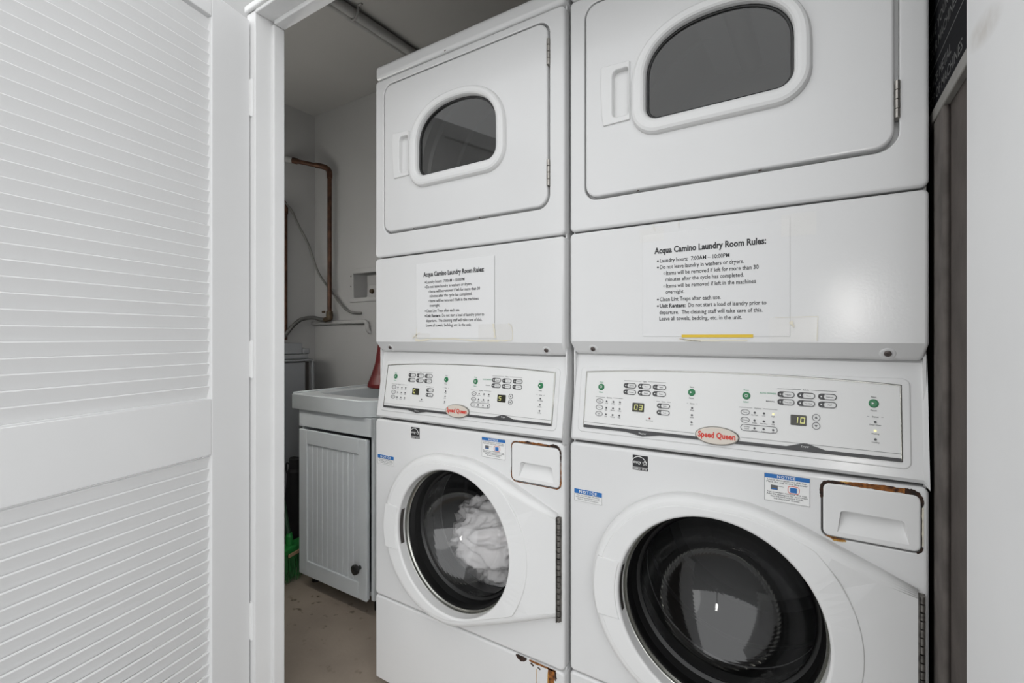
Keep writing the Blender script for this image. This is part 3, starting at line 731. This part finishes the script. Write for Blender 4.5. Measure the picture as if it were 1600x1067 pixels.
rust(f, 'rust_pale', [(.6380, .3000, .0012), (.6380, .2600, .0016), (.6385, .20, .0008)], -.0005, .0004, 26)
rust(f, 'rust_dark', [(.6590, .3080, .0020), (.6605, .2930, .0020), (.6590, .2860, .0006)], -.0006, .0008, 27)
rust(f, 'rust_pale', [(.6040, .2960, .0010), (.6040, .2500, .0008), (.6040, .22, .0004)], -.0004, .0003, 28)

# ------------------------------------------------------------------ paper notices taped to the lint panels
def notice(X0, Y0, Z0, label, xt, zt, sx, left):
    root = thing('paper_notice', label, 'notice', (X0, Y0-.0006, Z0), 0, 'laundry rules sheets on the stacks')
    x0, x1, z0, z1 = (.1842, .4750, 1.1395, 1.3680) if not left else (.1838, .4735, 1.1396, 1.3625)
    obj('sheet', slab([(x0, z0), (x1, z0), (x1, z1), (x0, z1)], [], -.0006, .0004, 0), 'paper', root)
    s = sx
    X = lambda x: xt+(x-.2111)*s
    Z = lambda z: zt+(z-1.3237)*(1.0 if not left else 1.0)
    g = text('Acqua Camino Laundry Room Rules:', X(.2111), Z(1.3237), .2231*s, .0185, .034, y=-.0010)
    rows = [('Laundry hours:  7:00AM \u2013 10:00PM', .2236, .3666, 1.3030), ('Do not leave laundry in washers or dryers.', .2236, .3934, 1.2887),
            ('Items will be removed if left for more than 30', .2375, .4207, 1.2747), ('minutes after the cycle has completed.', .2363, .3934, 1.2610),
            ('Items will be removed if left in the machines', .2375, .4158, 1.2465), ('overnight.', .2363, .2761, 1.2332),
            ('Clean Lint Traps after each use.', .2231, .3495, 1.2172), ('departure.  The cleaning staff will take care of this.', .2224, .4278, 1.1884),
            ('Leave all towels, bedding, etc. in the unit.', .2224, .3900, 1.1746)]
    for t_, a, b, z in rows: g.merge(text(t_, X(a), Z(z), (b-a)*s, .0122, .012, y=-.0010))
    g.merge(text('Unit Renters:', X(.2231), Z(1.2028), .0555*s, .0122, .032, y=-.0010))
    g.merge(text('Do not start a load of laundry prior to', X(.2845), Z(1.2028), .1501*s, .0122, .012, y=-.0010))
    for z in (1.3030, 1.2887, 1.2172, 1.2028): g.merge(poly(circle(X(.2190), Z(z)+.0038, .0021*s, 12), -.0010))
    for z in (1.2747, 1.2465): o = circle(X(.2335), Z(z)+.0038, .0022*s, 14); g.merge(slab(o, [circle(X(.2335), Z(z)+.0038, .0016*s, 14)], -.0010, -.0009, 0))
    obj('lettering', g, 'ink', root)
    def tape(x0, x1, z0, z1, m='tape_clear', y=-.0011): obj('tape_strip', slab([(x0, z0), (x1, z0), (x1, z1), (x0, z1)], [], y, y+.0004, 0), m, root)
    def edge(pts, m='tape', amp=.0003, sd=1): obj('tape_residue', ribbon(wobble(dense(pts, 5), amp, sd), -.0014), m, root)
    if not left:
        obj('yellow_strip', poly([(.2705, 1.1372), (.4107, 1.1372), (.4107, 1.1435), (.2705, 1.1432)], -.0013), 'yellow', root)
        tape(.4400, .5210, 1.1300, 1.1768); tape(.4600, .5190, 1.3335, 1.3762); tape(.178, .232, 1.352, 1.383)
        edge([(.2660, 1.1335, .0008), (.285, 1.1312, .0022), (.32, 1.1308, .0020), (.40, 1.1312, .0012)], 'rust_pale' if False else 'tape', .0007, 3)
        edge([(.266, 1.1345, .0004), (.290, 1.1305, .0006), (.31, 1.1290, .0005)], 'rust_pale', .0002, 4)
        edge([(.476, 1.168, .0028), (.482, 1.158, .0016)], 'tape', .0010, 5); edge([(.5215, 1.177, .0003), (.5195, 1.131, .0006)], 'tape', .0002, 6)
        edge([(.45, 1.1765, .0003), (.5215, 1.177, .0003)], 'tape', .0001, 7); edge([(.2080, 1.390, .0004), (.2130, 1.3760, .0004)], 'tape', .0002, 8); edge([(.2640, 1.392, .0004), (.2645, 1.377, .0004)], 'tape', .0002, 9)
    else:
        tape(.166, .24, 1.1320, 1.153); tape(.42, .531, 1.1310, 1.177)
        edge([(.180, 1.1335, .0030), (.20, 1.1318, .0026), (.25, 1.1368, .0014), (.33, 1.1372, .0016), (.40, 1.1330, .0022), (.45, 1.1318, .0026), (.505, 1.1320, .0018), (.528, 1.1350, .0016)], 'tape', .0012, 10)
        edge([(.470, 1.178, .0020), (.474, 1.158, .0022), (.476, 1.140, .0030)], 'tape', .0010, 11)
        edge([(.519, 1.1785, .0006), (.529, 1.170, .0006), (.532, 1.155, .0006), (.531, 1.136, .0008)], 'tape', .0002, 12)
        edge([(.168, 1.139, .0014), (.182, 1.148, .0014), (.20, 1.156, .0003)], 'tape', .0004, 13)
        edge([(.1838, 1.17, .0004), (.1836, 1.14, .0012)], 'tape', .0004, 14); edge([(.4735, 1.36, .0004), (.4738, 1.18, .0004)], 'grey_pipe', .0001, 15)
notice(-.5480, 1.0905, 0, 'white laundry rules sheet taped to the right stack, yellow strip along its lower edge', .2111, 1.3237, 1.0, False)
notice(-1.2400, 1.0775, -.005, 'white laundry rules sheet taped to the left stack, yellowed tape under it', .2127, 1.3220, 1.013, True)

# ------------------------------------------------------------------ laundry inside the left washer drum
def laundry():
    bm = bmesh.new(); bmesh.ops.create_icosphere(bm, subdivisions=6, radius=1.0)
    for v in bm.verts:
        p = v.co.copy(); q = Vector((p.x*1.6+3, p.y*1.6, p.z*1.6))
        wv = noise.noise_vector(q*1.1)*.8
        n1 = 1-abs(noise.noise(q*1.3+wv)); n2 = 1-abs(noise.noise(q*3.1+wv*1.7+Vector((9, 2, 4)))); n3 = noise.noise(q*7.0+wv*2)
        n4 = 1-abs(noise.noise(q*6.0+wv*2.5+Vector((1, 7, 3))))
        d = .66+.22*n1**2+.17*n2**2+.06*n4**3+.02*n3
        v.co = Vector((p.x*.265*d, p.y*.155*d, p.z*.172*d))
        if v.co.z < -.125: v.co.z = -.125+(v.co.z+.125)*.2
    me = bpy.data.meshes.new('laundry'); bm.to_mesh(me); bm.free()
    for p in me.polygons: p.use_smooth = True
    o = link('laundry_bundle', me, 'laundry', None, (-1.24+.318, 1.0775+.325, .447))
    o.rotation_euler = (0, math.radians(-14), 0)
    tag(o, 'crumpled bundle of white laundry inside the left washer drum', 'laundry')
laundry()

# ------------------------------------------------------------------ sink cabinet
def sink_cabinet():
    x0, x1, yf, yb = -2.050, -1.562, 1.352, 1.835
    t = thing('sink_cabinet', 'pale grey sink cabinet with beadboard door and dark round knob left of the machines', 'cabinet', (x0, yf, 0))
    w = x1-x0; d = yb-yf
    g = G(); box(g, 0, .016, 0, d, .062, .806); box(g, w-.016, w, 0, d, .062, .806); box(g, .016, w-.016, d-.01, d, .062, .806); box(g, .016, w-.016, .02, d-.01, .062, .08)
    box(g, .016, w-.016, 0, .016, .728, .806); obj('carcass', g, 'cabinet', t)
    obj('front_rail', bbox(.001, w-.001, -.017, 0, .7305, .806, .002, 2), 'cabinet', t)
    # countertop with a moulded rim and a shallow basin
    o = [(-.033, -.030), (w-.045, -.030), (w+.008, .010), (w+.008, d), (-.033, d)]
    bas = rrect(.05, w-.06, .05, d-.06, .03, 5)
    g = slab(o, [bas], 0, .068, .005, .006, hole_depth=.10)
    g.merge(poly(bas, .10)); fill(g, [o, bas], .068)
    obj('countertop', g.map(lambda v: (v[0], v[2], .877-v[1])), 'counter', t)
    g = bbox(-.033, -.020, -.026, d, .876, .884, .003, 2)
    obj('side_rim', g, 'counter', t)
    obj('back_rim', bbox(-.020, w+.004, d-.02, d, .876, .884, .003, 2), 'counter', t)
    for x in (.03, w-.03):
        for y in (.05, d-.04): obj('leg', lathe([(.014, 0), (.018, 0), (.018, .064), (.014, .064)], 12, 'z', (x, y, 0), True, True), 'rubber', t)
    # door: frame of four pieces round ten beadboard planks
    dx0, dx1, dz0, dz1 = .0065, w-.023, .0605, .7180
    px0, px1, pz0, pz1 = .0655, .4140, .1285, .6530
    door = obj('door', bbox(dx0+.003, dx1-.003, -.009, -.001, dz0+.003, dz1-.003, .001, 1), 'cabinet', t)
    def fr(name, a, b, c, e): obj(name, bbox(a, b, -.021, -.008, c, e, .0035, 3), 'cabinet', door)
    fr('stile', dx0, px0, dz0, dz1); fr('stile', px1, dx1, dz0, dz1); fr('rail', px0, px1, dz0, pz0); fr('rail', px0, px1, pz1, dz1)
    n = 10; pw = (px1-px0)/n
    me = bbox(.0006, pw-.0006, -.0150, -.008, pz0, pz1, .0040, 3).mesh('plank'); me.materials.append(M['cabinet'])
    for i in range(n): link('plank', me, None, door, (px0+pw*i, 0, 0))
    kx, kz = .4270, .193
    obj('knob', lathe([(.009, -.020), (.008, -.030), (.013, -.035), (.0205, -.041), (.0212, -.047), (.0190, -.053), (.0100, -.0575), (.0005, -.0585)], 24, 'y', (kx, 0, kz)), 'knob', door)
sink_cabinet()

def red_jug():
    t = thing('red_jug', 'dark red plastic jug with sloping shoulder on the sink cabinet beside the left stack', 'jug', (-1.862, 1.70, .877))
    obj('body', lathe([(.001, 0), (.094, 0), (.100, .006), (.098, .020), (.080, .065), (.063, .12), (.054, .18), (.046, .25), (.026, .285), (.020, .29)], 32, 'z', (0, 0, .0085)), 'red', t)
    obj('cap', lathe([(.022, .285), (.024, .286), (.024, .315), (.020, .318), (.001, .318)], 20, 'z', (0, 0, .0085)), 'red', t)
red_jug()

# ------------------------------------------------------------------ boxy appliance in the dim left corner
def appliance():
    t = thing('utility_appliance', 'grey enamelled appliance with raised rear ledge in the dim corner left of the cabinet', 'appliance', (-2.655, .95, 0))
    L = .70; D = .205
    obj('body', bbox(0, D-.006, 0, L-.008, .03, .9965, .008, 3), 'appliance', t)
    obj('lid', bbox(0, D, -.01, L+.034, 1.0, 1.012, .004, 3), 'appliance', t)
    obj('lid_rim', bbox(.0, D-.002, 0, L+.010, 1.0125, 1.039, .009, 4), 'appliance', t)
    obj('rear_ledge', bbox(.0, D-.03, 0, L-.012, 1.0395, 1.1020, .006, 3), 'appliance', t)
    obj('ledge_end', bbox(.0, D-.028, L-.011, L+.034, 1.0395, 1.0720, .008, 3), 'appliance', t)
    obj('gap_shade', bbox(.0, D-.030, L-.007, L+.028, .03, .9965, .003, 2), 'recess_dark', t)  # dark block standing for the shaded gap behind the body
    obj('corner_post', bbox(D-.02, D-.004, L+.029, L+.044, .0, .9990, .003, 2), 'appliance', t)
    for x in (.03, D-.05):
        obj('foot', lathe([(.014, 0), (.018, .004), (.018, .032)], 12, 'z', (x, .05, 0), True, True), 'rubber', t)
appliance()

def black_bag():
    t = thing('black_bag', 'narrow black bag with a side loop standing behind the green broom', 'bag', (-2.338, 1.50, 0), 0)
    g = G(); rings = []
    for k, (z, wx, wy) in enumerate([(.0, .055, .045), (.01, .062, .05), (.12, .060, .05), (.25, .058, .046), (.36, .050, .04), (.44, .043, .034), (.455, .036, .026), (.505, .036, .024), (.51, .030, .018)]):
        rings.append([(wx*math.cos(a)*(1+.08*math.sin(5*a+k)), wy*math.sin(a)*(1+.08*math.cos(4*a+k)), z) for a in [2*math.pi*i/28 for i in range(28)]])
    for a, b in zip(rings, rings[1:]): strip(g, a, b)
    g.add(rings[-1], [tuple(range(28))]); g.add(rings[0], [tuple(range(28))])
    obj('body', g, 'black_cloth', t)
    obj('loop', tube(smooth_path([(-.036, -.01, .475), (-.050, -.014, .478), (-.056, -.014, .455), (-.048, -.014, .428), (-.040, -.01, .425)], 6), .004, 8), 'black_cloth', t)
black_bag()

def broom():
    t = thing('broom', 'green broom with long green bristles on the floor left of the cabinet', 'broom', (-2.135, 1.325, 0), math.radians(104))
    # local x runs along the head
    L = .30
    obj('head', bbox(-L/2, L/2, -.030, .030, .125, .160, .010, 3), 'broom', t)
    obj('head_strip', bbox(-.02, L/2-.005, -.0375, -.0295, .118, .134, .003, 2), 'wood', t)
    g = G(); r = random.Random(5)
    for i in range(46):
        for j in range(5):
            x = -L/2+.008+(L-.016)*i/45; y = -.024+.012*j
            for q in range(2):
                dx, dy = r.uniform(-.012, .012)+x*.10, r.uniform(-.010, .010)+y*.55
                bx, by = x+r.uniform(-.003, .003), y+r.uniform(-.004, .004); wv = .0015
                p = [(bx, by, .127), (bx+dx*.5, by+dy*.4, .065), (bx+dx, by+dy, .003+r.uniform(0, .006))]
                vs = []
                for k, c in enumerate(p):
                    ww = wv*(1-.25*k); vs += [(c[0]-ww, c[1], c[2]), (c[0]+ww*.5, c[1]-ww, c[2]), (c[0]+ww*.5, c[1]+ww, c[2])]
                g.add(vs, [(a+b*3, (a+1) % 3+b*3, (a+1) % 3+b*3+3, a+b*3+3) for b in range(2) for a in range(3)])
    b = obj('bristles', g, 'bristle', t, fix=False); b['kind'] = 'stuff'
    obj('collar', lathe([(.016, .158), (.016, .20), (.012, .215)], 14, 'z', (0.02, 0, 0), True, True), 'broom', t)
    obj('handle', tube([(.02, 0, .19), (.02, .215, 1.15)], .011, 12), 'handle_green', t)
broom()

# ------------------------------------------------------------------ pipes and fittings
def pipes():
    t = thing('copper_pipe', 'tall brown copper pipe bending to the left wall near the ceiling', 'pipe', (0, 0, 0))
    t.location = (-2.463, 1.80, 1.245)
    O = Vector(t.location); rel = lambda pts: [tuple(Vector(p)-O) for p in pts]
    zt = 2.130
    arc = [(-2.463, 1.80, 2.060), (-2.463, 1.80, 2.085), (-2.4665, 1.797, 2.107), (-2.481, 1.786, 2.123), (-2.503, 1.7688, zt+.001), (-2.525, 1.7515, zt+.005)]
    p = obj('riser', tube(rel([(-2.463, 1.80, 1.246), (-2.463, 1.80, 2.08)]), .0128, 14), 'copper', t)
    obj('elbow', tube(rel(smooth_path(arc, 4)), .0160, 14), 'copper', t)
    obj('branch', tube(rel([(-2.503, 1.7688, zt), (-2.645, 1.657, zt+.034)]), .0128, 14), 'copper', t)
    obj('coupling', tube(rel([(-2.607, 1.687, zt+.025), (-2.628, 1.6705, zt+.030)]), .0175, 14), 'copper', t)
    obj('union_nut', tube(rel([(-2.628, 1.6705, zt+.030), (-2.655, 1.6493, zt+.036)]), .0195, 8), 'grey_pipe', t)
    obj('wall_stub', tube(rel([(-2.650, 1.6532, zt+.035), (-2.6755, 1.633, zt+.040)]), .014, 12), 'grey_pipe', t)
    obj('bottom_valve', tube(rel([(-2.463, 1.80, 1.285), (-2.463, 1.80, 1.262), (-2.463, 1.80, 1.235)]), [.018, .020, .018], 10), 'verdigris', t)
    obj('valve_outlet', tube(rel([(-2.463, 1.80, 1.240), (-2.500, 1.796, 1.236)]), .015, 10), 'verdigris', t)
    obj('valve_handle', bbox(-.045, -.020, -.022, -.012, .030, .042, .003, 2), 'verdigris', t)
    t2 = thing('copper_pipe', 'shorter dark copper pipe beside the left door jamb', 'pipe', (-2.645, 1.636, 1.19)); O2 = Vector(t2.location); rel2 = lambda pts: [tuple(Vector(p)-O2) for p in pts]
    obj('riser', tube(rel2([(-2.645, 1.636, 1.118), (-2.645, 1.636, 1.865)]), .0128, 14), 'copper', t2)
    obj('elbow', tube(rel2(smooth_path([(-2.645, 1.636, 1.845), (-2.645, 1.636, 1.88), (-2.645, 1.628, 1.904), (-2.645, 1.606, 1.915), (-2.645, 1.585, 1.916)], 4)), .0160, 14), 'copper', t2)
    h = obj('braided_hose', tube([tuple(Vector(p)-Vector((-2.50, 1.796, 1.236))) for p in smooth_path([(-2.498, 1.796, 1.236), (-2.53, 1.789, 1.238), (-2.575, 1.765, 1.248), (-2.605, 1.71, 1.236), (-2.612, 1.66, 1.195), (-2.612, 1.615, 1.145), (-2.612, 1.58, 1.118)], 16)], [.0125 if i % 2 else .0108 for i in range(97)], 12), 'braid', None, loc=(-2.50, 1.796, 1.236))
    tag(h, 'dark braided hose curving from the copper pipe valve to the grey appliance', 'hose')
    c = [(-2.640, 1.612, 1.916), (-2.627, 1.66, 1.872), (-2.625, 1.70, 1.80), (-2.61, 1.762, 1.682), (-2.570, 1.800, 1.52), (-2.475, 1.822, 1.402), (-2.375, 1.826, 1.310), (-2.32, 1.830, 1.280), (-2.28, 1.836, 1.272), (-2.235, 1.842, 1.270)]
    O3 = Vector((-2.235, 1.842, 1.270)); sp = smooth_path(c, 30)
    h = obj('flexible_conduit', tube([tuple(Vector(p)-O3) for p in sp], [.0072 if i % 2 else .0062 for i in range(len(sp))], 10), 'flex', None, loc=tuple(O3))
    tag(h, 'thin grey flexible conduit sagging from the left pipe to the back wall', 'conduit')
    t3 = thing('wall_pipe', 'white painted horizontal pipe low on the back wall under the outlet box', 'pipe', (-2.34, 1.828, 1.222)); O4 = Vector(t3.location); rel4 = lambda pts: [tuple(Vector(p)-O4) for p in pts]
    obj('run', tube(rel4([(-2.668, 1.832, 1.219), (-2.20, 1.832, 1.2215)]), .0125, 12), 'wall_paint', t3)
    obj('elbow', tube(rel4(smooth_path([(-2.215, 1.832, 1.2215), (-2.19, 1.832, 1.220), (-2.177, 1.833, 1.205), (-2.175, 1.836, 1.178), (-2.170, 1.8495, 1.160)], 5)), .0125, 12), 'wall_paint', t3)
pipes()

def outlet_box():
    t = thing('outlet_box', 'white recessed washer outlet box in the back wall left of the machines', 'outlet box', (-2.18, 1.85, 1.42))
    O = Vector(t.location); sh = lambda g: g.map(lambda v: (v[0]-O.x, v[1]-O.y, v[2]-O.z))
    obj('frame', sh(slab(rrect(-2.337, -2.02, 1.333, 1.5245, .006, 3), [rrect(-2.303, -2.05, 1.356, 1.497, .004, 2)], 1.838, 1.8495, .004, .002)), 'wall_paint', t)
    obj('liner', sh(slab(rrect(-2.3028, -2.0502, 1.3562, 1.4968, .004, 2), [rrect(-2.301, -2.052, 1.358, 1.495, .004, 2)], 1.842, 1.934, 0, 0)), 'wall_paint', t)
    obj('drain_cover', sh(slab(rrect(-2.215, -2.13, 1.358, 1.432, .02, 4), [], 1.870, 1.90, .004)), 'wall_paint', t)
    obj('valve', sh(lathe([(.001, -.012), (.011, -.012), (.014, 0), (.010, .004), (.010, .02)], 14, 'y', (-2.172, 1.866, 1.392))), 'verdigris', t)
    for z in (1.483, 1.425): obj('screw', sh(lathe([(.001, -.002), (.004, -.002), (.004, .002)], 10, 'y', (-2.320, 1.838, z))), 'screw', t)
outlet_box()

def ceiling_pipes():
    for x, r, lab in ((-1.655, .0205, 'thicker grey pipe clipped along the closet ceiling above the left stack'), (-1.702, .0125, 'thinner grey pipe along the closet ceiling beside a thicker one')):
        t = thing('ceiling_pipe', lab, 'pipe', (x, 1.3, 2.493), 0, 'pipes along the closet ceiling')
        obj('run', tube([(0, .840-1.3, -r-.004), (0, 1.845-1.3, -r-.004)], r, 14), 'grey_pipe', t)
        if r > .02:
            obj('clamp', tube(smooth_path([(-.028, 0, -.002), (-.026, 0, -.024), (-.014, 0, -.046), (.0, 0, -.050), (.014, 0, -.046), (.026, 0, -.024), (.030, 0, -.003), (.052, 0, -.003)], 4), .005, 8), 'grey_pipe', t, loc=(0, 1.325-1.3, 0))
ceiling_pipes()

# ------------------------------------------------------------------ sign on the right closet wall
def wall_sign():
    y0, y1, z0, z1 = .838, 1.40, 1.505, 2.00
    t = thing('wall_sign', 'black framed sign with grey lettering on the right closet wall', 'sign', (.15, 1.12, 1.52))
    O = Vector(t.location)
    # built in a plane u = along -y (reading direction), then turned onto the wall
    U0, U1 = -y1, -y0
    tiltk = .075      # the sign hangs slightly askew
    def onwall(v): 
        u, d, z = v; zz = z-tiltk*(u+1.04)
        return (.15-.010+d-O.x, -u-O.y, zz-O.z)
    def mk(g): return g.map(onwall)
    obj('board', mk(slab([(U0, z0+.010), (U1, z0+.010), (U1, z1), (U0, z1)], [], .004, .0095, 0)), 'sign', t)
    obj('frame_bottom', mk(slab([(U0, z0-.002), (U1, z0-.002), (U1, z0+.0185), (U0, z0+.0185)], [], .000, .0095, .002)), 'sign_frame', t)
    obj('frame_top', mk(slab([(U0, z1-.020), (U1, z1-.020), (U1, z1), (U0, z1)], [], .000, .0095, .002)), 'sign_frame', t)
    g = G()
    def ln(s, u_end, z, size, width): g.merge(text(s, -u_end, z, width, size, .01, 'r', y=.0035))
    ln('DO NOT PLACE METAL', .962, 1.566, .024, .345); ln('ITEMS ON TOP OF MACHINES', .885, 1.539, .024, .43)
    ln('DO NOT LEAVE YOUR', .985, 1.652, .024, .34); ln('CLOTHES IN OUR MACHINES', .920, 1.622, .024, .41)
    for z in (1.600, 1.692): g.merge(poly([(U0+.02, z), (U1-.01, z), (U1-.01, z+.0022), (U0+.02, z+.0022)], .0035))
    ln('LAUNDRY ROOM', .93, 1.73, .03, .30)
    obj('lettering', mk(g), 'sign_ink', t)
wall_sign()

# ------------------------------------------------------------------ added lamps, out of view: closet fill and a panel highlight
def lamps():
    M['fill_glow'] = mat('fill_tube_glass', (.9, .88, .84), rough=.5, emit=(1, .97, .92), estr=21)
    t = thing('fill_tube', 'added fill tube, out of view on the inner face of the front wall', 'lamp', (-2.05, .8305, 1.48))  # added light that lifts the dark closet interior, hidden by the wall
    obj('housing', bbox(-.56, .56, 0, .035, -.045, .045, .006, 2), 'trim_paint', t)
    for x in (-.545, .545): obj('end_cap', bbox(x-.012, x+.012, .036, .085, -.03, .03, .004, 2), 'trim_paint', t)
    obj('tube', tube([(-.53, .063, 0), (.53, .063, 0)], .019, 16), 'fill_glow', t)
    M['highlight_glow'] = mat('highlight_lamp_glass', (.9, .88, .84), rough=.5, emit=(1, .98, .95), estr=24.0)
    t = thing('highlight_lamp', 'added highlight lamp on a low post, out of view behind the viewer', 'lamp', (.10, -2.1, 0))  # added to put a bright streak on the right lint panel
    obj('post', lathe([(.09, 0), (.09, .02), (.03, .03), (.028, 1.10), (.07, 1.11), (.07, 1.135)], 20, 'z', (0, 0, 0), True, True), 'trim_paint', t)
    obj('highlight_glass', lathe([(.068, 1.1355), (.075, 1.15), (.075, 1.50), (.068, 1.515)], 28, 'z', (0, 0, 0), True, True), 'highlight_glow', t)
    obj('cap', lathe([(.09, 1.516), (.088, 1.53), (.02, 1.56)], 28, 'z', (0, 0, 0), True, True), 'trim_paint', t)
lamps()
